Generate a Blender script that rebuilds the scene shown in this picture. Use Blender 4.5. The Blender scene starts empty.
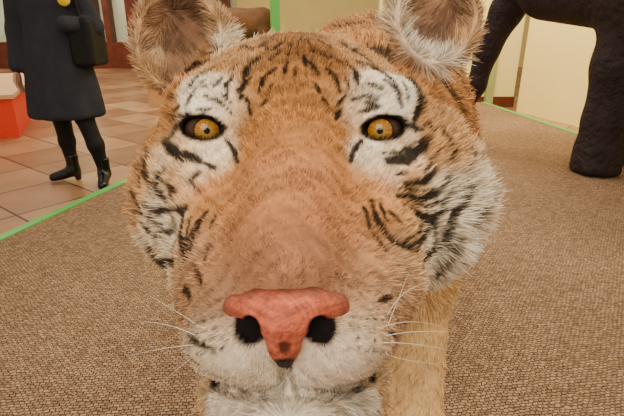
import bpy, math, numpy as np
from mathutils import Vector
from mathutils.bvhtree import BVHTree
rng=np.random.default_rng(7)
FPX=480.0; PITCH=math.radians(21); CAMZ=1.10
C=np.array([0,0,CAMZ]); cp,sp=math.cos(PITCH),math.sin(PITCH)
XR=np.array([1,0,0.]); UP=np.array([0,sp,cp]); FW=np.array([0,cp,-sp])
PT=0.15  # platform top
def Q(px,py,w): return np.array([(px-312)/FPX*w,(208-py)/FPX*w,w])
def toW(P): P=np.asarray(P,float); return C+P[...,0:1]*XR+P[...,1:2]*UP+P[...,2:3]*FW
def lin(c,sat=1.03,g=1.17):
    c=np.asarray(c,float)/255.; c=np.where(c<=.04045,c/12.92,((c+.055)/1.055)**2.4)
    L=c@np.array([.2126,.7152,.0722]); c=L+(c-L)*sat
    return np.clip(c,.002,1)**g
# ---------- sdf helpers
def ell(P,c,r):
    d=P-np.asarray(c,np.float32); r=np.asarray(r,np.float32)
    k0=np.sqrt((( d/r)**2).sum(-1)); k1=np.sqrt(((d/(r*r))**2).sum(-1))+1e-9
    return k0*(k0-1)/k1
def rc(P,a,b,ra,rb):
    a=np.asarray(a,np.float32); b=np.asarray(b,np.float32); ab=b-a
    pa=P-a; t=np.clip((pa@ab)/max(float(ab@ab),1e-9),0,1)
    return np.sqrt(((pa-t[...,None]*ab)**2).sum(-1))-(ra+(rb-ra)*t)
def smin(a,b,k):
    h=np.maximum(k-np.abs(a-b),0)/k; return np.minimum(a,b)-h*h*k*.25
def smax(a,b,k): return -smin(-a,-b,k)
def chain(P,pts,k=.05,d=None):
    for (a,ra),(b,rb) in zip(pts[:-1],pts[1:]):
        e=rc(P,a,b,ra,rb); d=e if d is None else smin(d,e,k)
    return d
def nets(fn,lo,hi,h,flip=False):
    lo=np.array(lo,float);hi=np.array(hi,float)
    n=np.ceil((hi-lo)/h).astype(int)+1
    ax=[(lo[i]+h*np.arange(n[i])).astype(np.float32) for i in range(3)]
    f=np.empty(tuple(n),np.float32)
    for i0 in range(0,n[0],24):
        G=np.stack(np.meshgrid(ax[0][i0:i0+24],ax[1],ax[2],indexing='ij'),-1)
        f[i0:i0+24]=fn(G)
    f[f==0]=1e-7
    s=f<0; nx,ny,nz=n
    acc=np.zeros((nx-1,ny-1,nz-1,3),np.float32); cnt=np.zeros((nx-1,ny-1,nz-1),np.float32)
    faces=[];cr=[]
    for a in range(3):
        sl0=[slice(None)]*3; sl1=[slice(None)]*3; sl0[a]=slice(0,-1); sl1[a]=slice(1,None)
        f0=f[tuple(sl0)];f1=f[tuple(sl1)]
        c=s[tuple(sl0)]!=s[tuple(sl1)]
        t=np.where(c,f0/np.where(c,f0-f1,1),0)
        cr.append((c,s[tuple(sl0)]))
        o=[b for b in range(3) if b!=a]
        for d1 in (0,1):
            for d2 in (0,1):
                q=[slice(None)]*3
                q[o[0]]=slice(d1,n[o[0]]-1+d1); q[o[1]]=slice(d2,n[o[1]]-1+d2)
                e=c[tuple(q)]; cnt+=e; acc[...,a]+=t[tuple(q)]; acc[...,o[0]]+=e*d1; acc[...,o[1]]+=e*d2
    act=cnt>0; idx=-np.ones(act.shape,np.int64); idx[act]=np.arange(act.sum())
    ijk=np.argwhere(act); V=(ijk+acc[act]/cnt[act][:,None])*h+lo
    offs={0:[(0,-1,-1),(0,0,-1),(0,0,0),(0,-1,0)],1:[(-1,0,-1),(-1,0,0),(0,0,0),(0,0,-1)],2:[(-1,-1,0),(0,-1,0),(0,0,0),(-1,0,0)]}
    for a in range(3):
        c,s0=cr[a]; E=np.argwhere(c); sg=s0[c]
        ok=np.ones(len(E),bool)
        for b in range(3):
            if b!=a: ok&=(E[:,b]>=1)&(E[:,b]<=n[b]-2)
        E=E[ok];sg=sg[ok]
        q=np.stack([idx[E[:,0]+o[0],E[:,1]+o[1],E[:,2]+o[2]] for o in offs[a]],1)
        if flip: sg=~sg
        q[~sg]=q[~sg][:,::-1]
        faces.append(q)
    return V,np.concatenate(faces)
def smooth_v(V,F,it=1,l=.5):
    e=np.concatenate([F[:,[0,1]],F[:,[1,2]],F[:,[2,3]],F[:,[3,0]]])
    for _ in range(it):
        S=np.zeros_like(V);c=np.zeros(len(V))
        for a in range(3):
            S[:,a]=np.bincount(e[:,0],V[e[:,1],a],len(V))+np.bincount(e[:,1],V[e[:,0],a],len(V))
        c=np.bincount(e[:,0],minlength=len(V))+np.bincount(e[:,1],minlength=len(V))
        V=V*(1-l)+l*S/np.maximum(c,1)[:,None]
    return V
def vnormals(V,F):
    n=np.cross(V[F[:,2]]-V[F[:,0]],V[F[:,3]]-V[F[:,1]])
    N=np.zeros_like(V)
    for k in range(4):
        for a in range(3): N[:,a]+=np.bincount(F[:,k],n[:,a],len(V))
    return N/(np.linalg.norm(N,axis=1,keepdims=True)+1e-12)
def new_obj(name,V,F,mat=None,parent=None,col=None,smooth=True):
    me=bpy.data.meshes.new(name); me.from_pydata([tuple(v) for v in np.asarray(V).tolist()],[],[tuple(f) for f in (F.tolist() if hasattr(F,'tolist') else F)])
    if col is not None:
        at=me.color_attributes.new('Col','FLOAT_COLOR','POINT')
        at.data.foreach_set('color',np.concatenate([col,np.ones((len(col),1))],1).astype(np.float32).ravel())
    me.polygons.foreach_set('use_smooth',[smooth]*len(me.polygons)); me.update()
    ob=bpy.data.objects.new(name,me); bpy.context.scene.collection.objects.link(ob)
    if mat: me.materials.append(mat)
    if parent: ob.parent=parent
    return ob
def empty(name):
    e=bpy.data.objects.new(name,None); bpy.context.scene.collection.objects.link(e); return e
# ---------- materials
def mat(name,base=None,rough=.6,attr=None,spec=.3,noise=None,bump=None,coat=0,metal=0):
    m=bpy.data.materials.new(name); m.use_nodes=True; nt=m.node_tree; b=nt.nodes['Principled BSDF']
    b.inputs['Roughness'].default_value=rough; b.inputs['Specular IOR Level'].default_value=spec
    b.inputs['Coat Weight'].default_value=coat; b.inputs['Metallic'].default_value=metal
    tc=nt.nodes.new('ShaderNodeTexCoord')
    src=None
    if attr:
        a=nt.nodes.new('ShaderNodeAttribute'); a.attribute_name=attr; src=a.outputs['Color']
    if noise:
        sc,amt=noise
        n=nt.nodes.new('ShaderNodeTexNoise'); n.inputs['Scale'].default_value=sc; n.inputs['Detail'].default_value=5
        nt.links.new(tc.outputs['Object'],n.inputs['Vector'])
        mr=nt.nodes.new('ShaderNodeMapRange'); mr.inputs[3].default_value=1-amt; mr.inputs[4].default_value=1+amt
        mr.inputs[1].default_value=.3; mr.inputs[2].default_value=.7
        nt.links.new(n.outputs['Fac'],mr.inputs[0])
        mx=nt.nodes.new('ShaderNodeVectorMath'); mx.operation='MULTIPLY'
        if src: nt.links.new(src,mx.inputs[0])
        else: mx.inputs[0].default_value=tuple(lin(base))
        nt.links.new(mr.outputs[0],mx.inputs[1]); src=mx.outputs[0]
    if src: nt.links.new(src,b.inputs['Base Color'])
    else: b.inputs['Base Color'].default_value=(*lin(base),1)
    if bump:
        n=nt.nodes.new('ShaderNodeTexNoise'); n.inputs['Scale'].default_value=bump[0]; n.inputs['Detail'].default_value=6
        nt.links.new(tc.outputs['Object'],n.inputs['Vector'])
        bp=nt.nodes.new('ShaderNodeBump'); bp.inputs['Strength'].default_value=bump[1]; bp.inputs['Distance'].default_value=bump[2]
        nt.links.new(n.outputs['Fac'],bp.inputs['Height']); nt.links.new(bp.outputs[0],b.inputs['Normal'])
    return m
M_skin=mat('fur_skin',attr='Col',rough=.85,spec=.1,noise=(300,.15))
M_hair=mat('fur_hair',attr='hcol',rough=.6,spec=.12)
M_nose=mat('nose_leather',attr='Col',rough=.55,spec=.22,noise=(260,.22),bump=(500,.9,.0010))
M_eye=mat('eye_glass',attr='Col',rough=.05,spec=.2,coat=.25)
M_whisk=mat('whisker',(240,235,225),rough=.4)

# =============== TIGER HEAD ===============
tiger=empty('tiger')
def E(P,px,py,w,rx,ry,rw): return ell(P,Q(px,py,w),(rx*w/FPX,ry*w/FPX,rw))
def head_base(P):
    d=E(P,300,142,.455,120,102,.100)
    d=smin(d,E(P,194,200,.43,56,78,.068),.04)
    d=smin(d,E(P,407,200,.435,76,88,.070),.04)
    d=smin(d,E(P,226,208,.382,54,66,.052),.04)
    d=smin(d,E(P,362,208,.382,54,66,.052),.04)
    d=smin(d,E(P,215,100,.384,42,22,.032),.03)
    d=smin(d,E(P,373,100,.384,42,22,.032),.03)
    d=smin(d,rc(P,Q(295,105,.394),Q(286,275,.283),.037,.031),.030)
    d=smin(d,E(P,228,272,.346,50,56,.055),.035)
    d=smin(d,E(P,364,272,.348,54,56,.055),.035)
    d=smin(d,E(P,293,325,.328,96,56,.055),.03)
    d=smin(d,E(P,236,334,.289,50,41,.036),.018)
    d=smin(d,E(P,342,334,.289,50,41,.036),.018)
    d=smin(d,E(P,295,388,.370,88,55,.07),.02)
    d=smin(d,E(P,291,418,.307,48,27,.030),.004)
    d=smin(d,E(P,322,230,.60,105,125,.14),.05)
    return d
def surfw(px,py,fn,w0=.2,w1=.6):
    ws=np.linspace(w0,w1,2000).astype(np.float32)
    P=np.stack([(px-312)/FPX*ws,(208-py)/FPX*ws,ws],1)
    v=fn(P); i=np.argmax(v<0); return float(ws[i])
eyes=[(207,131,-.14),(380,131,.14)]
eyeC=[]
for ex,ey,_ in eyes:
    w=surfw(ex,ey,head_base); eyeC.append(Q(ex,ey,w+.0155))
ears=[(182,42,.475,49,54,-.25),(434,18,.475,45,52,.25)]
def head_sdf(P):
    d=head_base(P)
    for (px,py,w,rx,ry,t) in ears:
        c=Q(px,py,w)
        o=ell(P,c,(rx*w/FPX,ry*w/FPX,.024))
        o=smax(o,-ell(P,c+np.array([0.0,-.002,-.017]),((rx-8)*w/FPX,(ry-8)*w/FPX,.026)),.004)
        d=smin(d,o,.014)
    for (ex,ey,tilt),c in zip(eyes,eyeC):
        d=smin(d,np.sqrt(((P-c.astype(np.float32))**2).sum(-1))-.0197,.012)
        p=P-c.astype(np.float32); ct,st=math.cos(tilt),math.sin(tilt)
        x=p[...,0]*ct+p[...,1]*st; y=-p[...,0]*st+p[...,1]*ct; z=p[...,2]+.012
        y=y+.0010
        k=(np.sqrt((x/.0150)**2+(y/.0078)**2+(z/.03)**2)-1)*.0078
        d=smax(d,-k,.002)
    return d
V,F=nets(head_sdf,(-.20,-.20,.22),(.22,.25,.66),.0024,flip=True)
V=toW(V)
bvh=BVHTree.FromPolygons([tuple(v) for v in V.tolist()],[tuple(f) for f in F.tolist()])
def hit(px,py,wn=.43):
    d=XR*(px-312)/FPX+UP*(208-py)/FPX+FW; dn=d/np.linalg.norm(d)
    r=bvh.ray_cast(Vector(C),Vector(dn))
    if r[0] is not None and r[3]<.75: return np.array(r[0])
    r=bvh.find_nearest(Vector(C+d*wn)); return np.array(r[0])
def segdist(P,a,b):
    ab=b-a; t=np.clip((P-a)@ab/max(ab@ab,1e-12),0,1); return np.linalg.norm(P-a-t[:,None]*ab,axis=1),t
mouth=[[(285,362),(287,386)],[(287,386),(275,393),(254,396),(232,393),(212,384),(194,368)],[(287,386),(302,393),(325,396),(350,391),(374,379),(398,352)]]
mouthW=[[hit(*p) for p in m] for m in mouth]
N=vnormals(V,F)
def mouthdist(P,i0=0):
    dm=np.full(len(P),9.)
    for m in mouthW[i0:]:
        for a,b in zip(m[:-1],m[1:]): dm=np.minimum(dm,segdist(P,a,b)[0])
    return dm
V=V-N*(0.008*np.exp(-(mouthdist(V)/.0035)**2))[:,None]
# colour controls: px,py,rgb,len mm,sigma mm
ctl=[(285,230,(176,124,92),3.2,16),(295,170,(190,138,100),3.5,16),(262,185,(194,144,102),3.5,14),(325,185,(190,140,100),3.5,14),(285,272,(166,122,98),2.6,12),
(252,262,(170,126,100),3.2,12),(322,262,(166,124,100),3.2,12),(295,130,(184,134,86),4.5,16),(295,95,(174,128,80),5.5,16),(258,95,(180,136,90),5.5,12),(338,95,(180,134,88),5.5,12),
(300,52,(158,116,76),7,16),(240,60,(196,156,112),8,12),(360,55,(196,156,112),8,12),(205,65,(190,148,104),8,10),(395,60,(190,148,104),8,10),
(213,96,(250,238,216),5.5,9),(198,104,(250,238,216),5.5,8),(232,108,(228,200,166),5,7),(372,92,(250,238,218),5.5,9),(388,104,(250,238,218),5.5,8),(356,106,(232,208,180),5,7),
(214,158,(242,222,196),4,7),(196,168,(236,214,188),5.5,8),(370,158,(246,230,208),4,7),(390,170,(236,214,188),5.5,8),
(235,200,(188,138,92),4.5,14),(350,200,(184,134,90),4.5,14),(235,240,(176,130,96),4.5,12),(345,240,(176,130,96),4.5,12),(212,190,(194,144,98),5,9),(375,185,(194,146,100),5,9),
(210,225,(188,144,104),5.5,9),(368,228,(186,142,102),5.5,9),(208,262,(180,138,106),5.5,9),(375,262,(186,144,110),6,9),
(178,185,(218,176,134),7,10),(160,215,(240,220,194),10,12),(138,180,(208,166,122),12,12),(165,120,(192,144,96),9,14),(190,250,(200,166,132),8,10),(160,250,(232,210,182),11,12),
(165,155,(230,204,172),8,10),(412,200,(208,164,116),7,12),(432,215,(240,220,194),10,12),(462,200,(246,230,208),17,14),(448,150,(214,172,126),12,12),(470,120,(206,164,120),20,14),(484,150,(228,200,168),24,12),(486,190,(240,222,198),24,12),
(445,250,(244,228,206),17,14),(405,270,(200,166,132),10,12),(430,100,(192,146,98),10,14),(405,140,(236,214,188),6,8),(455,80,(212,176,136),20,12),(472,90,(222,192,156),24,12),
(212,308,(168,134,108),3.5,9),(205,350,(204,186,162),4.5,12),(240,366,(226,210,192),3,10),(350,360,(226,210,192),3,10),(372,335,(198,174,146),4,12),
(190,300,(172,138,108),6,10),(392,310,(192,158,128),8,12),(355,292,(162,128,102),3,8),(222,282,(166,130,104),3,8),(350,280,(166,128,102),4,9),
(290,412,(232,220,204),6,12),(240,408,(216,202,184),8,10),(340,408,(216,202,184),8,10),(195,385,(194,174,148),10,12),(395,378,(210,190,162),13,12),
(182,55,(138,110,88),9,14),(180,25,(130,102,82),9,12),(150,20,(190,154,118),11,8),(140,70,(202,164,124),13,9),(215,15,(200,166,130),12,8),(232,45,(244,228,204),20,8),(160,95,(224,192,156),17,10),(150,50,(206,176,142),15,8),
(437,18,(150,120,98),10,12),(470,30,(202,168,132),14,8),(400,16,(230,208,180),20,8),(412,46,(246,236,218),22,9),(440,60,(240,224,204),22,10),(435,-10,(196,162,128),12,10)]
cW=np.array([hit(c[0],c[1],.47 if c[1]<75 else .43) for c in ctl]); cC=np.array([lin(c[2]) for c in ctl]); cL=np.array([c[3]*.001 for c in ctl]); cS=np.array([c[4]*.001 for c in ctl])
strokes=[ # width px (half), points
(2.6,[(255,60),(246,72),(243,86)]),(2,[(276,68),(264,77),(259,92)]),(2,[(286,40),(274,50)]),(1.8,[(301,38),(297,54)]),(2.2,[(318,40),(331,49)]),
(2.5,[(268,44),(252,50),(240,46)]),(2.5,[(340,42),(352,52),(368,50)]),
(3,[(228,62),(206,72),(190,86)]),(2.2,[(215,55),(195,64),(178,78)]),(1.8,[(235,75),(226,84),(228,98)]),(1.5,[(205,96),(220,102),(232,114)]),(1.4,[(196,110),(212,110)]),
(2,[(326,68),(336,78),(340,92)]),(2.4,[(345,62),(356,72),(358,84)]),(2.8,[(362,62),(382,72),(396,86)]),(1.6,[(352,100),(364,96),(378,98)]),(1.6,[(360,112),(378,108)]),
(2,[(310,62),(318,74)]),(1.8,[(288,62),(284,74)]),(1.6,[(240,92),(250,104)]),(1.6,[(345,96),(337,106)]),
(4.6,[(164,142),(176,154),(200,161)]),(3.2,[(188,120),(176,128),(164,142)]),
(3.4,[(148,150),(144,170),(150,186)]),(2.8,[(134,168),(133,190),(142,212)]),(3.2,[(158,172),(156,190),(166,200)]),
(3.5,[(143,204),(160,212),(186,208)]),(3.5,[(142,224),(156,236),(174,230)]),(3.1,[(183,212),(180,236),(186,258),(182,268)]),(2.6,[(206,212),(194,234),(189,256)]),
(4.2,[(150,250),(160,262),(174,262)]),(2.2,[(205,163),(216,168)]),(3,[(158,108),(150,124),(146,140)]),(2.8,[(172,96),(162,110)]),(2.6,[(180,84),(168,94)]),(2.4,[(166,182),(176,192)]),
(5,[(398,70),(414,86),(421,106),(412,124)]),(3.4,[(420,74),(434,96),(438,112)]),(3,[(398,118),(410,126),(424,130)]),
(5,[(388,161),(406,159),(420,149),(428,138)]),(3,[(371,200),(379,224),(392,242),(408,249)]),(3.2,[(408,249),(424,238),(432,218),(446,210)]),
(3.1,[(404,184),(424,182),(438,168)]),(4.2,[(446,100),(464,118),(476,140),(478,156)]),(4.6,[(468,168),(466,196),(452,222),(440,246)]),
(4.4,[(488,160),(486,196),(474,226)]),(4,[(416,214),(434,222),(432,248),(420,268)]),(3,[(398,196),(420,200),(440,192),(452,170)]),(3.5,[(440,128),(452,146),(452,160)]),
(3.4,[(460,240),(450,262),(436,274)]),(4,[(456,78),(474,98),(486,122)]),
(3.2,[(182,328),(196,342),(214,350)]),(2.8,[(196,268),(201,284)]),(2.4,[(186,352),(198,364)]),(2.8,[(378,302),(392,297)]),(2.2,[(382,330),(394,336)]),(3.4,[(374,376),(392,364),(403,352)]),(3,[(184,286),(190,300)]),
]
r2=np.random.default_rng(3); extra=[]
for hw,t in strokes:
    mx=sum(p[0] for p in t)/len(t); my=sum(p[1] for p in t)/len(t)
    if my<275 and (mx>385 or mx<200 or my<66):
        ox,oy=(6.5*(1 if mx>290 else -1)*r2.choice([-1,1]),r2.uniform(4,8)*r2.choice([-1,1]))
        extra.append((1.5+r2.uniform(0,.5),[(p[0]+ox+r2.normal()*1.2,p[1]+oy+r2.normal()*1.2) for p in t[:2+(len(t)>3)]]))
thin=[[(262,38),(268,50)],[(250,36),(240,50)],[(296,66),(294,80)],[(330,56),(344,66)],[(350,48),(366,58),(374,66)],[(232,52),(218,60)],[(222,78),(214,86)],[(268,98),(262,106)],[(322,96),(328,106)],
[(250,78),(240,90),(240,100)],[(345,78),(350,90)],[(205,80),(192,94),(186,106)],[(385,80),(398,92),(402,106)],[(378,60),(396,70)],[(306,40),(312,52)],[(280,52),(270,60)],[(200,88),(210,84)],[(368,84),(382,88)],
[(190,180),(200,192)],[(172,215),(176,228)],[(200,172),(190,180)],[(152,196),(158,204)],[(140,162),(139,180)],[(196,222),(188,240),(186,252)],[(168,188),(172,200)],[(165,168),(158,180)],[(210,244),(204,262)],[(176,240),(172,254)],[(150,214),(156,226)],[(216,214),(210,228)],
[(420,194),(436,188)],[(426,232),(414,254)],[(452,182),(456,162)],[(470,146),(474,162)],[(462,206),(448,238)],[(478,196),(470,216)],[(390,212),(402,224)],[(430,160),(440,150)],[(396,175),(408,172)],[(440,84),(452,100)],[(462,140),(466,160)],[(410,262),(404,278)],[(446,262),(436,280)],[(424,172),(434,162)],[(456,226),(444,250)],[(380,204),(388,222)],[(402,232),(412,226)],[(442,206),(452,190)],[(478,128),(486,146)],[(426,120),(436,132)],
[(262,56),(256,64)],[(322,52),(328,60)],[(236,66),(230,72)],[(356,60),(364,68)],
[(272,84),(268,94)],[(314,82),(320,92)],[(304,56),(306,66)],[(248,106),(252,116)],[(340,110),(335,120)],[(292,44),(288,56)],[(222,46),(206,54)],[(376,44),(392,54)],[(188,74),(176,88)],[(404,84),(408,100)],[(190,112),(180,118)],[(222,94),(232,104)],[(366,102),(380,106)]]
for i,t in enumerate(thin): strokes.append((1.8+.5*math.sin(i*2.3),t))
strokes+=extra
for r,y0 in enumerate((316,326,337,348)):
    for k in range(5):
        strokes.append((1.1,[(222-k*8,y0+k*2.2),(220-k*8,y0+1+k*2.2)])); strokes.append((1.1,[(350+k*8,y0+k*1.0),(352+k*8,y0+1+k*1.0)]))
def boost(pts):
    mx=sum(p[0] for p in pts)/len(pts); my=sum(p[1] for p in pts)/len(pts)
    if my>275: return 1.0
    if mx>425: return 1.38
    if mx>390 or mx<175: return 1.22
    return 1.14
sW=[(hw*boost(pts),[hit(*p) for p in pts]) for hw,pts in strokes]
black=lin((30,23,21))
lipc=lin((30,23,21))
_k=rng.normal(size=(24,3)); _ph=rng.uniform(0,6.28,24)
def nz(P,f):
    return sum(np.sin(P@(_k[i]*f*(1+.12*i))+_ph[i]) for i in range(8))/8**.5
eyeW=[toW(c) for c in eyeC]
eyeF=[toW(c+np.array([0,0,-.0165])) for c in eyeC]
tears=[(2.8,[(226,140),(234,150),(238,162)]),(2.6,[(362,140),(354,150),(350,162)]),(2.6,[(190,128),(181,124)]),(2.6,[(398,128),(407,124)]),
 (2.0,[(186,125),(198,119),(214,119),(227,127)]),(2.0,[(401,125),(390,119),(374,119),(361,127)])]
tW=[(hw,[hit(*p) for p in pts]) for hw,pts in tears]
nostW=[toW(Q(252,326,.255)),toW(Q(318,327,.255)),toW(Q(284,350,.262))]
def headcol(P):
    n=len(P); A=np.zeros((n,3)); W=np.full(n,1e-4); L=np.full(n,.020*1e-4); A+=lin((210,176,136))*1e-4
    for c,q,l,s in zip(cW,cC,cL,cS):
        w=np.exp(-((P-c)**2).sum(1)/(2*s*s)); W+=w; A+=w[:,None]*q; L+=w*l
    A/=W[:,None]; L=L/W
    A=A*(1+.12*nz(P,120)+.10*nz(P[:,::-1],420))[:,None]
    jit=1+.30*nz(P,260)
    K=np.zeros(n)
    for hw,pts in sW+tW:
        for i,(a,b) in enumerate(zip(pts[:-1],pts[1:])):
            d,t=segdist(P,a,b)
            dist=np.linalg.norm((a+b)/2-C); r=hw*dist/FPX
            m=len(pts)-1; g=(i+t)/m
            taper=(.6+.4*np.sin(np.pi*np.clip(g,0.02,.98)))
            K=np.maximum(K,1-np.clip((d-r*taper*jit*.9)/(.35*r+.0004),0,1))
    A=A*(1-K[:,None]*.96)+black*K[:,None]*.96
    for ec,(ex,ey,tilt) in zip(eyeF,eyes):
        p=P-ec; x=p@XR; y=p@UP; ct,st=math.cos(tilt),math.sin(tilt)
        X=x*ct+y*st;Y=-x*st+y*ct+.0006
        e=np.sqrt((X/.0160)**2+(Y/.0092)**2)+ (np.abs(p@FW)>.02)*9
        k=1-np.clip((e-1.06)/.2,0,1); A=A*(1-k[:,None])+lin((30,22,20))*k[:,None]
    dm=mouthdist(P)
    k=1-np.clip((dm-.0028)/.002,0,1); A=A*(1-k[:,None])+lipc*k[:,None]
    for c in nostW[:2]:
        k=1-np.clip((np.linalg.norm((P-c)*np.array([1,.6,1]),axis=1)-.0095)/.002,0,1); A=A*(1-k[:,None])+np.array((.006,.004,.004))*k[:,None]
    return np.clip(A,0.003,1),L
col,_=headcol(V)
head=new_obj('head',V,F,M_skin,tiger,col)
# ---------- fur builder
def fur(name,V,F,n,colfn,flowfn,parent,rad=.00032,dens=None,mask=None,lenjit=.35,lift=.35,wild=.08,cj=.0004):
    N=vnormals(V,F)
    T=np.concatenate([F[:,[0,1,2]],F[:,[0,2,3]]])
    a,b,c=V[T[:,0]],V[T[:,1]],V[T[:,2]]
    ar=np.linalg.norm(np.cross(b-a,c-a),axis=1)*.5
    if dens is not None: ar=ar*dens((a+b+c)/3)
    ti=rng.choice(len(T),n,p=ar/ar.sum())
    u=rng.random(n);v=rng.random(n);f=u+v>1;u[f]=1-u[f];v[f]=1-v[f]
    w=1-u-v
    P=V[T[ti,0]]*w[:,None]+V[T[ti,1]]*u[:,None]+V[T[ti,2]]*v[:,None]
    Nn=N[T[ti,0]]*w[:,None]+N[T[ti,1]]*u[:,None]+N[T[ti,2]]*v[:,None]
    Nn/=np.linalg.norm(Nn,axis=1,keepdims=True)+1e-9
    if mask is not None:
        k=mask(P,Nn); P=P[k];Nn=Nn[k]
    n=len(P)
    D=flowfn(P,Nn)
    D=D-(D*Nn).sum(1,keepdims=True)*Nn; D/=np.linalg.norm(D,axis=1,keepdims=True)+1e-6
    c0,L=colfn(P)[:2]
    L=L*(1+lenjit*rng.uniform(-1,1,n))
    clump=np.stack([nz(P+7*i,90) for i in range(3)],1)*.13+np.stack([nz(P+3*i,400) for i in range(3)],1)*.15
    D=D+clump+rng.normal(size=(n,3))*wild
    D/=np.linalg.norm(D,axis=1,keepdims=True)
    J=rng.normal(size=(n,3))*cj
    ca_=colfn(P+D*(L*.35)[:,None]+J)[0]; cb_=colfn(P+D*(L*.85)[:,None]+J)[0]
    lf=lift*(1+.4*rng.uniform(-1,1,n))
    K=4; pts=np.zeros((n,K,3),np.float32); cols=np.ones((n,K,4),np.float32); rr=np.zeros((n,K),np.float32)
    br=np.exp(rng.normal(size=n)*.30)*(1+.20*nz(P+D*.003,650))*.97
    for j in range(K):
        s=j/(K-1)
        pts[:,j]=P-Nn*.0004+D*(L*s)[:,None]+Nn*(L*lf*(s-.45*s*s))[:,None]
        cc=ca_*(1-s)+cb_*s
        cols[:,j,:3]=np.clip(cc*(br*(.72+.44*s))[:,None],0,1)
        rr[:,j]=rad*(1-.7*s*s)*(.8+.3*(L>.012))
    hc=bpy.data.hair_curves.new(name); hc.add_curves([K]*n)
    hc.attributes['position'].data.foreach_set('vector',pts.ravel()) if 'position' in hc.attributes else hc.position_data.foreach_set('vector',pts.ravel())
    ra=hc.attributes.get('radius') or hc.attributes.new('radius','FLOAT','POINT'); ra.data.foreach_set('value',rr.ravel())
    ca=hc.attributes.new('hcol','FLOAT_COLOR','POINT'); ca.data.foreach_set('color',cols.ravel())
    hc.materials.append(M_hair)
    ob=bpy.data.objects.new(name,hc); bpy.context.scene.collection.objects.link(ob); ob.parent=parent
    return ob
noseW=toW(Q(285,325,.245)); noseTop=toW(Q(286,300,.24))
def hflow(P,Nn):
    d=P-noseTop; d/=np.linalg.norm(d,axis=1,keepdims=True)
    d=d+FW*.25-np.array([0,0,1])*.15*np.clip((noseTop[2]+.02-P[:,2])/.05,0,1)[:,None]
    return d
def hdens(c):
    q=(c-C)@FW; return np.where(q<.40,1.0,.0)+np.where((q>=.40)&(q<.53),.75,0)+np.where(q>=.53,.12,0)
def hmask(P,Nn):
    k=np.ones(len(P),bool)
    for ec,(ex,ey,tilt) in zip(eyeF,eyes):
        p=P-ec; x=p@XR; y=p@UP; ct,st=math.cos(tilt),math.sin(tilt)
        X=x*ct+y*st;Y=-x*st+y*ct+.0006
        k&=~((np.sqrt((X/.0165)**2+(Y/.0096)**2)<1)&(np.abs(p@FW)<.03))
    p=P-noseW
    k&=~((np.sqrt((p@XR/.022)**2+((p@UP)/.015)**2)<1)&(p@FW<.03))
    k&=mouthdist(P)>.0036
    return k
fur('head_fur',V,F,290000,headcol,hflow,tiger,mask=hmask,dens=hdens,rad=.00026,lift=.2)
# ---------- eyes
def eyeball(name,c):
    seg,rg=72,64; R=.0175; axis=C-c; axis/=np.linalg.norm(axis)
    t1=np.cross(axis,[0,0,1.]);t1/=np.linalg.norm(t1);t2=np.cross(axis,t1)
    vs=[];cs=[];fs=[]
    for i in range(rg+1):
        th=math.pi*(i/rg)**1.5
        for j in range(seg):
            a=2*math.pi*j/seg
            r=R+ (.0012*max(0,1-(th/.6)**2))
            vs.append(c+r*(math.cos(th)*axis+math.sin(th)*(math.cos(a)*t1+math.sin(a)*t2)))
            q=R*math.sin(th)
            ray=.5+.5*math.sin(a*17+2*math.sin(a*5)); 
            if th>1.5: cc=lin((30,22,18))
            elif q<.0023: cc=np.array((.003,.002,.002))
            elif q<.0088:
                s=(q-.0023)/.0065; cc=lin((166,138,80),1.1)*(1-s)+lin((182,128,56),1.1)*s; cc=cc*(.75+.4*ray)*(1-.2*s)
            elif q<.0099: cc=lin((44,30,20))
            else: cc=lin((74,56,46))
            cs.append(cc)
    for i in range(rg):
        for j in range(seg):
            fs.append((i*seg+j,i*seg+(j+1)%seg,(i+1)*seg+(j+1)%seg,(i+1)*seg+j))
    new_obj(name,vs,np.array(fs),M_eye,tiger,np.array(cs))
eyeball('eye_left',eyeW[0]); eyeball('eye_right',eyeW[1])
# ---------- nose leather
def nose_sdf(P):
    d=rc(P,Q(237,306,.264),Q(262,306,.258),.0060,.0090)
    d=smin(d,rc(P,Q(262,306,.258),Q(285,311,.255),.0090,.0105),.006)
    d=smin(d,rc(P,Q(285,311,.255),Q(310,305,.258),.0105,.0090),.006)
    d=smin(d,rc(P,Q(310,305,.258),Q(336,304,.264),.0090,.0060),.006)
    d=smin(d,rc(P,Q(284,322,.253),Q(284,345,.257),.0120,.0080),.010)
    d=smin(d,rc(P,Q(284,345,.257),Q(285,365,.264),.0075,.004),.006)
    d=smin(d,rc(P,Q(234,308,.266),Q(244,340,.268),.0058,.0045),.005)
    d=smin(d,rc(P,Q(338,307,.266),Q(326,341,.268),.0058,.0045),.005)
    for c in (Q(251,326,.251),Q(319,326,.251)):
        d=smax(d,-ell(P,c,(.0050,.0052,.011)),.002)
    d=smax(d,-rc(P,Q(246,331,.253),Q(228,330,.259),.0032,.0016),.003)
    d=smax(d,-rc(P,Q(324,331,.253),Q(343,330,.259),.0032,.0016),.003)
    d=smax(d,-rc(P,Q(284.5,330,.2400),Q(284.5,368,.2490),.0008,.0014),.002)
    return d
NV,NF=nets(nose_sdf,Q(215,370,.22)-np.array([.01,.012,0]),np.array([.030,-.035,.29]),.0009,flip=True)
dn=np.minimum(ell(NV,Q(251,327,.254),(.0052,.0056,.03)),ell(NV,Q(319,327,.254),(.0052,.0056,.03)))
dn=np.minimum(dn,np.minimum(rc(NV,Q(246,332,.252),Q(227,331,.258),.0038,.0024),rc(NV,Q(324,332,.252),Q(344,331,.258),.0038,.0024)))
k=1-np.clip(dn/.0022,0,1)
pink=lin((190,112,90),1.08); ncol=np.tile(pink,(len(NV),1))*(1+.20*nz(NV,400)+.16*nz(NV,1100))[:,None]
def mixc(A,c,k): return A*(1-k[:,None])+c*k[:,None]
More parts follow.
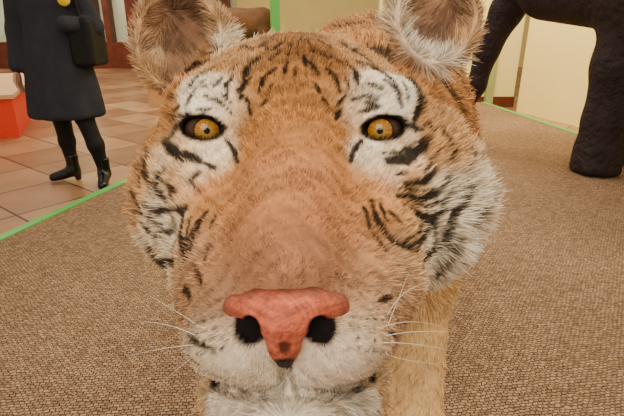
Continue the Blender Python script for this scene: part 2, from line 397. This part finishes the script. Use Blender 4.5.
ds=np.linalg.norm((NV-Q(284,345,.248))[:,:2]/np.array([.0040,.0060]),axis=1); ncol=mixc(ncol,lin((60,30,26)),.85*(1-np.clip((ds-.5)/.6+.25*nz(NV,900),0,1)))
ds=ell(NV,Q(285,364,.255),(.006,.004,.02)); ncol=mixc(ncol,lin((50,30,26)),1-np.clip(ds/.002,0,1))
top=(NV[:,1]/NV[:,2]*-FPX+208); edge=np.clip(1-(top-288)/13,0,1); ncol=mixc(ncol,lin((84,52,42)),.85*edge)
side=np.clip((np.abs(NV[:,0]/NV[:,2]*FPX+312-286)-46)/10,0,1); ncol=mixc(ncol,lin((104,64,52)),.6*side)
ncol=mixc(ncol,np.array((.006,.004,.004)),k)
new_obj('nose',toW(NV),NF,M_nose,tiger,np.clip(ncol,.002,1))
# ---------- whiskers
cu=bpy.data.curves.new('whiskers','CURVE'); cu.dimensions='3D'; cu.bevel_depth=.00018; cu.bevel_resolution=2
wl=[((195,335),(165,322,.27),(142,322,.28)),((192,345),(160,348,.27),(128,356,.29)),((200,352),(178,368,.28),(160,385,.29)),((205,330),(175,310,.28),(150,296,.3)),
((386,318),(400,290,.28),(430,281,.30)),((380,328),(410,318,.28),(440,326,.30)),((385,336),(415,330,.28),(452,332,.29)),((380,343),(410,342,.27),(448,350,.28)),((388,325),(398,300,.28),(410,270,.30)),((375,350),(405,362,.28),(440,364,.30)),
((240,108),(232,92,.33),(236,60,.32)),((355,108),(362,92,.33),(358,62,.32))]
for a,b,c in wl:
    p0=hit(*a); p1=toW(Q(*b)); p2=toW(Q(*c))
    s=cu.splines.new('NURBS'); s.points.add(3)
    for i,p in enumerate((p0,p0*.5+p1*.5,p1,p2)): s.points[i].co=(*p,1); s.points[i].radius=1.15-.28*i
    s.use_endpoint_u=True; s.order_u=4
cu.materials.append(M_whisk)
wo=bpy.data.objects.new('whiskers',cu); bpy.context.scene.collection.objects.link(wo); wo.parent=tiger
# =============== TIGER BODY ===============
def body_sdf(P):
    d=chain(P,[((.01,.52,.95),.105),((.08,.74,.925),.155),((.11,.90,.935),.165),((.20,1.3,.92),.168),((.30,1.78,.95),.172)],.06)
    d=smin(d,rc(P,(.07,.78,.80),(.19,1.2,.83),.15,.145),.06)
    for x,y in ((.195,0),(-.05,.05)):
        s=1 if x>.1 else -1
        d=smin(d,chain(P,[((x-.03*s,.78+y,.86),.09),((x,.83+y,.64),.076),((x,.73+y,.36),.055),((x,.70+y,.23),.05)],.04),.05)
        d=smin(d,rc(P,(x,.69+y,.195),(x,.61+y,.19),.058,.045),.03)
        for t in (-.034,-.012,.012,.034): d=smin(d,rc(P,(x+t,.63+y,.195),(x+t*1.15,.575+y+abs(t)*.5,.178),.024,.022),.008)
    for x in (.43,.16):
        s=1 if x>.3 else -1
        d=smin(d,chain(P,[((x-.03*s,1.80,.87),.135),((x,1.64,.62),.10),((x,1.99,.42),.046),((x,1.90,.22),.044)],.04),.06)
        d=smin(d,rc(P,(x,1.88,.195),(x,1.79,.19),.052,.042),.03)
        for t in (-.032,-.011,.011,.032): d=smin(d,rc(P,(x+t,1.81,.19),(x+t*1.15,1.755+abs(t)*.5,.176),.023,.021),.008)
    d=smin(d,chain(P,[((.31,1.92,.98),.06),((.33,2.12,.80),.035),((.34,2.2,.55),.03),((.36,2.3,.38),.028),((.38,2.42,.36),.022)],.03),.04)
    return smax(d,PT+.001-P[...,2],.004)
BV,BF=nets(body_sdf,(-.24,.38,.14),(.60,2.5,1.2),.0105)
BV=smooth_v(BV,BF,1,.3); BV[:,2]=np.maximum(BV[:,2],PT+.002)
def bodycol(P):
    n=len(P); top=lin((196,148,100)); pale=lin((234,200,150)); wh=lin((238,225,205))
    z=P[:,2]; A=np.tile(top,(n,1))
    k=np.clip((.74-z)/.15,0,1); A=mixc(A,pale,k)
    bel=np.clip((.80-z)/.08,0,1)*(z>.58)*(P[:,1]>.9); A=mixc(A,wh,bel)
    ph=(P[:,1]+.03*nz(P,9)+.10*np.abs(P[:,0]-.14))*2*np.pi/.115
    s=np.sin(ph)+.35*nz(P,25)
    trunk=(z>.62)
    kk=np.clip((s-.72)/.25,0,1)*trunk
    s2=np.sin((z+.02*nz(P,10))*2*np.pi/.10)+.3*nz(P,30)
    kk=np.maximum(kk,np.clip((s2-.95)/.2,0,1)*(~trunk)*(P[:,1]>1.3))
    A=mixc(A,black,kk*.85)
    A*=(1+.1*nz(P,90))[:,None]
    L=np.where(z>.6,.022,.010)
    return np.clip(A,.003,1),L
new_obj('body',BV,BF,M_skin,tiger,bodycol(BV)[0])
def bflow(P,Nn):
    d=np.zeros_like(P); d[:,1]=.8; d[:,2]=-.35; d[P[:,2]<.62]=(0,.15,-1); return d
fur('body_fur',BV,BF,80000,bodycol,bflow,tiger,rad=.0005,lift=.3,dens=lambda c:np.where(c[:,1]<1.4,1,.45)*np.where((c[:,0]>.1)&(c[:,1]<.95)&(c[:,2]<.75),2.8,1))

# =============== ELEPHANT ===============
elephant=empty('elephant_calf')
M_ele=mat('elephant_hide',(56,44,46),rough=.75,noise=(9,.35),bump=(22,1.0,.03))
def ele_sdf(P):
    d=chain(P,[((2.16,3.15,1.44),.42),((2.28,2.7,1.48),.47),((2.42,2.25,1.46),.42)],.1)
    d=smin(d,chain(P,[((2.12,3.3,1.58),.34),((1.80,3.85,1.62),.29),((1.68,4.0,1.50),.22)],.1),.15)
    d=smin(d,rc(P,(2.0,3.2,1.31),(1.72,3.8,1.34),.27,.22),.12)
    d=smin(d,chain(P,[((1.66,4.02,1.48),.17),((1.56,4.15,1.20),.125),((1.46,4.22,.90),.10),((1.42,4.25,.6),.075),((1.36,4.32,.38),.06),((1.27,4.4,.32),.045)],.06),.08)
    for x,y in ((1.93,3.16),(2.36,3.28)):
        d=smin(d,chain(P,[((x+.05,y,1.25),.19),((x+.01,y,.85),.15),((x,y,.5),.13),((x,y,.30),.14),((x,y,.18),.160)],.06),.10)
        for a in (-.10,-.02,.07): d=smin(d,ell(P,(x+a,y-.14+abs(a)*.3,.195),(.038,.035,.04)),.02)
    for x,y in ((2.22,2.2),(2.52,2.3)):
        d=smin(d,chain(P,[((x+.04,y,1.2),.23),((x,y+.08,.75),.15),((x,y-.02,.4),.12),((x,y,.19),.14)],.06),.10)
    for s in (-1,1):
        c=np.array([1.92,3.62,1.62])+s*np.array([.30,.17,0])
        d=smin(d,ell(P,c,(.07,.18,.27)),.05)
    d=smin(d,chain(P,[((2.5,1.85,1.6),.05),((2.52,1.72,1.2),.03),((2.52,1.72,.85),.025)],.03),.04)
    return smax(d,PT+.004-P[...,2],.01)
EV,EF=nets(ele_sdf,(1.15,1.5,.13),(3.0,4.6,2.1),.024)
EV=smooth_v(EV,EF,1,.4); EV[:,2]=np.maximum(EV[:,2],PT+.004)
new_obj('hide',EV,EF,M_ele,elephant)
# =============== BROWN ANTELOPE (far) ===============
antelope=empty('antelope')
M_ant=mat('antelope_coat',(132,98,70),rough=.85,noise=(8,.25),bump=(60,.6,.01))
AX,AY,AZ=-1.05,7.3,.30
def ant_sdf(P):
    q=P-np.array([AX,AY,AZ-.15],np.float32)
    d=chain(q,[((.35,0,.98),.19),((0,0,.94),.20),((-.40,0,.99),.19)],.08)
    d=smin(d,chain(q,[((-.48,0,1.05),.13),((-.68,-.05,1.32),.08),((-.76,-.08,1.42),.07),((-.93,-.12,1.34),.035)],.04),.06)
    for x in (-.42,.38):
        for y in (-.1,.1):
            k=.05 if x>0 else -.03
            d=smin(d,chain(q,[((x,y,.85),.10),((x+k*.5,y,.62),.055),((x+k*1.6,y,.42),.033),((x+k*.8,y,.22),.026),((x+k*.6,y,.18),.035)],.03),.04)
    for s in (-1,1):
        d=smin(d,ell(q,(-.72,-.08+s*.09,1.47),(.025,.06,.03)),.02)
        d=smin(d,chain(q,[((-.74,-.08+s*.03,1.47),.016),((-.70,-.08+s*.08,1.62),.013),((-.74,-.08+s*.10,1.78),.006)],.01),.01)
    d=smin(d,rc(q,(.52,0,1.0),(.58,0,.68),.03,.02),.03)
    return smax(d,AZ+.003-P[...,2],.005)
v_,f_=nets(ant_sdf,(AX-1.1,AY-.3,AZ-.03),(AX+.7,AY+.3,AZ+1.72),.018); v_[:,2]=np.maximum(v_[:,2],AZ+.003)
new_obj('coat',smooth_v(v_,f_,1,.3),f_,M_ant,antelope)
# =============== PERSON ===============
person=empty('museum_visitor')
M_coat=mat('coat_wool',(58,59,68),rough=.9,noise=(14,.15),bump=(60,.4,.006))
M_blk=mat('black_cloth',(24,23,26),rough=.7,noise=(30,.2)); M_boot=mat('boot_leather',(18,16,16),rough=.3,spec=.5)
M_skinp=mat('skin',(214,170,145),rough=.55,noise=(12,.05)); M_hairp=mat('hair_brown',(60,42,32),rough=.6,noise=(60,.3),bump=(120,.6,.004))
PX,PY=-1.71,3.37
def coat(P):
    q=P-np.array([PX,PY,0],np.float32)
    z=q[...,2]
    rx=np.interp(z,[.48,.7,.95,1.1,1.3,1.38],[.255,.238,.20,.18,.20,.15]); ry=np.interp(z,[.48,.9,1.1,1.3,1.38],[.19,.16,.13,.13,.09])
    a=np.arctan2(q[...,1],q[...,0]); fold=1+.05*np.sin(a*7+1)*np.clip((.95-z)/.4,0,1)
    d=(np.sqrt((q[...,0]/rx)**2+(q[...,1]/ry)**2)/fold-1)*ry
    d=smax(d,np.maximum(.49-z,z-1.39),.04)
    d=smin(d,rc(q,(-.14,0,1.33),(.14,0,1.33),.075,.075),.06)
    d=smin(d,chain(q,[((-.19,0,1.32),.075),((-.25,.02,1.06),.060),((-.25,-.06,.84),.048)],.03),.03)
    d=smin(d,chain(q,[((.19,0,1.32),.075),((.26,.03,1.08),.062),((.17,-.17,1.10),.05)],.03),.03)
    d=smin(d,rc(q,(0,0,1.36),(0,0,1.45),.075,.07),.03)
    return d
cv,cf=nets(coat,(PX-.42,PY-.32,.42),(PX+.42,PY+.3,1.56),.012); new_obj('coat',smooth_v(cv,cf,1,.5),cf,M_coat,person)
FL=(PX-.10,3.45);FR=(PX+.20,3.32)
def legs(P):
    d=chain(P,[((PX-.085,PY,.85),.10),((PX-.065,PY+.03,.50),.062),((FL[0]+.02,FL[1],.30),.054),((FL[0]+.03,FL[1],.10),.036)],.03)
    return np.minimum(d,chain(P,[((PX+.085,PY,.85),.10),((PX+.12,PY-.02,.50),.062),((FR[0]-.02,FR[1]+.01,.30),.054),((FR[0],FR[1]+.03,.10),.036)],.03))
cv,cf=nets(legs,(PX-.3,PY-.2,.05),(PX+.36,PY+.25,.98),.010); new_obj('leggings',smooth_v(cv,cf,1,.5),cf,M_blk,person)
def boots(P):
    d=None
    for i,((x,y),(dx,dy)) in enumerate(((FL,(-.95,-.3)),(FR,(.25,-.97)))):
        ax=x+(.03 if i==0 else 0); ay=y+(0 if i==0 else .03)
        e=rc(P,(ax,ay,.20),(ax,ay,.09),.046,.042)
        e=smin(e,rc(P,(ax,ay,.075),(ax+dx*.14,ay+dy*.14,.036),.042,.034),.03)
        e=smax(e,.012-P[...,2],.006); e=smax(e,P[...,2]-.2,.006)
        e=smin(e,rc(P,(ax-dx*.022,ay-dy*.022,.06),(ax-dx*.022,ay-dy*.022,.018),.026,.022),.008)
        e=np.maximum(e,.002-P[...,2])
        d=e if d is None else np.minimum(d,e)
    return d
cv,cf=nets(boots,(PX-.42,PY-.3,-.01),(PX+.42,PY+.25,.26),.006); new_obj('ankle_boots',cv,cf,M_boot,person)
def hd(P):
    q=P-np.array([PX,PY,0],np.float32)
    d=ell(q,(-.01,-.01,1.60),(.075,.09,.105)); d=smin(d,rc(q,(0,.01,1.42),(0,0,1.55),.055,.05),.03)
    d=smin(d,ell(q,(-.02,-.10,1.585),(.012,.016,.02)),.012); 
    d=smin(d,ell(q,(-.02,-.085,1.545),(.022,.01,.008)),.01)
    d=np.minimum(d,ell(q,(-.252,-.07,.765),(.016,.036,.045)))
    for i,(yy,l) in enumerate(((-.045,.062),(-.062,.074),(-.079,.07),(-.095,.055))):
        d=smin(d,chain(q,[((-.252,yy,.74),.0095),((-.252,yy,.74-l*.55),.009),((-.242,yy,.74-l),.008)],.004),.004)
    d=smin(d,chain(q,[((-.252,-.10,.785),.012),((-.245,-.125,.755),.010),((-.24,-.13,.73),.008)],.005),.006)
    return d
cv,cf=nets(hd,(PX-.32,PY-.2,.62),(PX+.12,PY+.12,1.74),.006); new_obj('head_and_hand',cv,cf,M_skinp,person)
def hr(P):
    q=P-np.array([PX,PY,0],np.float32)
    d=ell(q,(-.005,.012,1.62),(.088,.098,.108)); d=smin(d,rc(q,(0,.06,1.6),(0,.075,1.38),.07,.05),.04)
    return smax(d,-ell(q,(-.015,-.09,1.58),(.06,.06,.085)),.02)
cv,cf=nets(hr,(PX-.14,PY-.14,1.28),(PX+.14,PY+.2,1.76),.008); new_obj('hair',cv,cf,M_hairp,person)
def bag(P):
    q=P-np.array([PX,PY,0],np.float32)
    b=np.abs(q-np.array([.225,.0,.985],np.float32))-np.array([.045,.10,.12],np.float32)
    d=np.linalg.norm(np.maximum(b,0),axis=-1)+np.minimum(b.max(-1),0)-.03
    d=np.minimum(d,chain(q,[((.24,.08,1.08),.012),((.20,.07,1.30),.012),((.15,.0,1.415),.013),((.20,-.07,1.30),.012),((.24,-.08,1.08),.012)],.01))
    return d
cv,cf=nets(bag,(PX+.08,PY-.2,.78),(PX+.40,PY+.2,1.5),.008); new_obj('shoulder_bag',cv,cf,M_blk,person)
M_yel=mat('badge_yellow',(235,205,40),rough=.4)
def pom(P):
    q=P-np.array([PX+.17,PY-.13,1.24],np.float32); return smin(ell(q,(0,0,0),(.04,.018,.04)),rc(q,(0,0,0),(-.02,.02,.07),.01,.008),.02)
cv,cf=nets(pom,(PX+.08,PY-.2,1.18),(PX+.24,PY-.04,1.38),.006); new_obj('yellow_badge',cv,cf,M_yel,person)

# =============== ROOM ===============
def prism(name,poly,z0,z1,m,parent=None):
    n=len(poly); V=[(x,y,z0) for x,y in poly]+[(x,y,z1) for x,y in poly]
    F=[tuple(range(n,2*n)),tuple(range(n-1,-1,-1))]+[(i,(i+1)%n,n+(i+1)%n,n+i) for i in range(n)]
    return new_obj(name,np.array(V,float),F,m,parent,smooth=False)
def box(name,x0,x1,y0,y1,z0,z1,m,parent=None): return prism(name,[(x0,y0),(x1,y0),(x1,y1),(x0,y1)],z0,z1,m,parent)
def strip(name,a,b,w,z0,z1,m,parent=None,off=0):
    a=np.array(a,float);b=np.array(b,float);t=(b-a)/np.linalg.norm(b-a);n=np.array([-t[1],t[0]])
    p=[a+n*off,b+n*off,b+n*(off+w),a+n*(off+w)]
    if w<0: p=p[::-1]
    return prism(name,[tuple(q) for q in p],z0,z1,m,parent)
mt=bpy.data.materials.new('floor_tiles'); mt.use_nodes=True; nt=mt.node_tree; b=nt.nodes['Principled BSDF']; b.inputs['Roughness'].default_value=.3; b.inputs['Specular IOR Level'].default_value=.25
tc=nt.nodes.new('ShaderNodeTexCoord'); mp=nt.nodes.new('ShaderNodeMapping'); mp.inputs['Rotation'].default_value=(0,0,math.radians(38)); nt.links.new(tc.outputs['Object'],mp.inputs[0])
br=nt.nodes.new('ShaderNodeTexBrick'); br.offset=0; br.inputs['Scale'].default_value=1; br.inputs['Brick Width'].default_value=.52; br.inputs['Row Height'].default_value=.52; br.inputs['Mortar Size'].default_value=.008
br.inputs['Color1'].default_value=(*lin((188,150,114)),1); br.inputs['Color2'].default_value=(*lin((142,102,72)),1); br.inputs['Mortar'].default_value=(*lin((78,54,42)),1)
nt.links.new(mp.outputs[0],br.inputs['Vector'])
ns=nt.nodes.new('ShaderNodeTexNoise'); ns.inputs['Scale'].default_value=3; ns.inputs['Detail'].default_value=8; nt.links.new(tc.outputs['Object'],ns.inputs['Vector'])
mx=nt.nodes.new('ShaderNodeMix'); mx.data_type='RGBA'; mx.blend_type='OVERLAY'; mx.inputs[0].default_value=.4
nt.links.new(br.outputs['Color'],mx.inputs[6]); nt.links.new(ns.outputs['Fac'],mx.inputs[7]); nt.links.new(mx.outputs[2],b.inputs['Base Color'])
box('floor',-14,9,-3,14,-.05,0,mt)
mc=bpy.data.materials.new('woven_carpet'); mc.use_nodes=True; nt=mc.node_tree; b=nt.nodes['Principled BSDF']; b.inputs['Roughness'].default_value=.95; b.inputs['Specular IOR Level'].default_value=.05
tc=nt.nodes.new('ShaderNodeTexCoord'); mp=nt.nodes.new('ShaderNodeMapping'); mp.inputs['Rotation'].default_value=(0,0,math.radians(-6)); nt.links.new(tc.outputs['Object'],mp.inputs[0])
n0=nt.nodes.new('ShaderNodeTexNoise'); n0.inputs['Scale'].default_value=30; n0.inputs['Detail'].default_value=5; nt.links.new(mp.outputs[0],n0.inputs['Vector'])
br=nt.nodes.new('ShaderNodeTexBrick'); br.offset=.5; br.inputs['Scale'].default_value=1; br.inputs['Brick Width'].default_value=.016; br.inputs['Row Height'].default_value=.010; br.inputs['Mortar Size'].default_value=.0018; br.inputs['Mortar Smooth'].default_value=1
dv=nt.nodes.new('ShaderNodeVectorMath'); dv.operation='MULTIPLY_ADD'; nt.links.new(n0.outputs['Color'],dv.inputs[0]); dv.inputs[1].default_value=(.024,.024,0); nt.links.new(mp.outputs[0],dv.inputs[2]); nt.links.new(dv.outputs[0],br.inputs['Vector'])
br.inputs['Color1'].default_value=(*lin((192,162,134),1.0),1); br.inputs['Color2'].default_value=(*lin((154,126,102),1.0),1); br.inputs['Mortar'].default_value=(*lin((84,64,50),1.0),1)
n1=nt.nodes.new('ShaderNodeTexNoise'); n1.inputs['Scale'].default_value=1.6; n1.inputs['Detail'].default_value=6; nt.links.new(tc.outputs['Object'],n1.inputs['Vector'])
mr=nt.nodes.new('ShaderNodeMapRange'); mr.inputs[1].default_value=.3; mr.inputs[2].default_value=.7; mr.inputs[3].default_value=.84; mr.inputs[4].default_value=1.12; nt.links.new(n1.outputs['Fac'],mr.inputs[0])
vm=nt.nodes.new('ShaderNodeVectorMath'); vm.operation='MULTIPLY'; nt.links.new(br.outputs['Color'],vm.inputs[0]); nt.links.new(mr.outputs[0],vm.inputs[1]); nt.links.new(vm.outputs[0],b.inputs['Base Color'])
bp=nt.nodes.new('ShaderNodeBump'); bp.invert=True; bp.inputs['Distance'].default_value=.005; bp.inputs['Strength'].default_value=.8; nt.links.new(br.outputs['Fac'],bp.inputs['Height']); nt.links.new(bp.outputs[0],b.inputs['Normal'])
M_green=mat('green_trim',(112,186,104),rough=.5,noise=(5,.06)); M_wood=mat('dark_wood',(116,64,44),rough=.4,noise=(6,.25)); M_wall=mat('wall_paint',(252,232,160),rough=.8,noise=(2,.03))
M_pale=mat('pale_green_trim',(170,176,120),rough=.6,noise=(3,.06))
M_case=mat('case_backdrop',(222,228,200),rough=.7,noise=(1.2,.25)); M_red=mat('red_panel',(224,80,52),rough=.5); M_top=mat('bench_top',(214,176,134),rough=.4,noise=(4,.1))
e=lambda y:-1.47+(.27/.89)*(y-2.05)
r=lambda y:2.51-(.28/2.3)*(y-3.78)
plat=empty('display_platform')
poly=[(e(-1.2),-1.2),(r(-1.2),-1.2),(r(6.3),6.3),(e(6.3),6.3)]
prism('deck',poly,0,PT,mc,plat)
strip('edge_left',(e(-1.2),-1.2),(e(6.3),6.3),.05,.0,PT+.006,M_green,plat,off=-.012)
strip('edge_right',(r(-1.2),-1.2),(r(6.3),6.3),-.05,.0,PT+.006,M_green,plat,off=.012)
strip('wall_right',(2.85,6.5),(4.6,.6),-.12,0,4,M_wall)
strip('baseboard_right',(2.85,6.5),(4.6,.6),.03,0,.20,M_wood)
box('wall_back_right',.9,2.85,6.9,7.05,0,4,M_wall)
box('baseboard_back_right',.9,2.85,6.86,6.9,0,.14,M_wood)
box('trim_1',2.42,2.52,6.78,6.86,0,2.4,M_pale)
box('wall_back',-14,9,13.6,13.75,0,4,M_wall)
ap=empty('antelope_plinth')
box('plinth_body',-2.3,-.35,6.85,7.75,0,AZ-.02,M_top,ap); box('plinth_top',-2.33,-.32,6.82,7.78,AZ-.02,AZ,M_green,ap)
box('green_post',-.56,-.44,6.95,7.05,AZ,2.4,M_green,ap)
case=empty('display_case')
box('plinth',-13.5,-2,13.1,13.55,0,.65,M_wood,case)
box('backdrop',-13.5,-2,13.45,13.55,.65,3,M_case,case)
for i,(x,ww) in enumerate(((-13.4,.25),(-11.4,.25),(-9.3,.25),(-7.25,.25),(-5.70,.20),(-5.30,.14),(-4.72,.24),(-2.4,.3))): box(f'mullion_{i}',x,x+ww,13.1,13.45,.65,3,M_wood,case)
box('header',-13.5,-2,13.1,13.45,3,3.4,M_wood,case)
bench=empty('exhibit_plinth')
a=np.array((-4.02,7.2));c2=np.array((-3.02,4.9)); w=np.array((-2.0,-.8))
prism('red_side',[tuple(a),tuple(a+w),tuple(c2+w),tuple(c2)],0,.40,M_red,bench)
prism('top',[tuple(a+(0.03,.05)),tuple(a+w),tuple(c2+w),tuple(c2+(.04,-.03))],.40,.44,M_top,bench)
w=bpy.data.worlds.new('World'); bpy.context.scene.world=w; w.use_nodes=True; w.node_tree.nodes['Background'].inputs[0].default_value=(1,.88,.69,1); w.node_tree.nodes['Background'].inputs[1].default_value=.66
def area(name,loc,tgt,size,en,colr):
    l=bpy.data.lights.new(name,'AREA'); l.size=size; l.energy=en; l.color=colr
    o=bpy.data.objects.new(name,l); bpy.context.scene.collection.objects.link(o); o.location=loc
    o.rotation_euler=(Vector(tgt)-Vector(loc)).to_track_quat('-Z','Y').to_euler()
area('area_light',(-.5,-1.7,2.7),(0,.5,.9),1.8,82,(1,.88,.72))  # added frontal light behind the camera, evens out shading on the snout
area('area_light.001',(1.2,3.4,3.8),(1.0,3.2,0),2.0,115,(1,.86,.68))
area('area_light.002',(-3.5,7,3.8),(-3.5,7,0),3,230,(1,.88,.72))
area('area_light.003',(.9,.6,3.0),(.1,.6,.9),1.2,24,(1,.86,.68))
area('area_light.004',(1.9,5.0,3.4),(3.2,6.0,.9),1.0,150,(1,.88,.64))  # added light aimed at the right wall to brighten its yellow
area('area_light.005',(-6,11.8,3.8),(-6,13.4,1.2),2.0,130,(1,.92,.8))  # added light that brightens the display case backdrop
cam=bpy.data.cameras.new('camera'); cam.sensor_width=36; cam.sensor_fit='HORIZONTAL'; cam.lens=36*FPX/624; cam.clip_start=.02
co=bpy.data.objects.new('camera',cam); bpy.context.scene.collection.objects.link(co); co.location=C; co.rotation_euler=(math.radians(90)-PITCH,0,0)
bpy.context.scene.camera=co
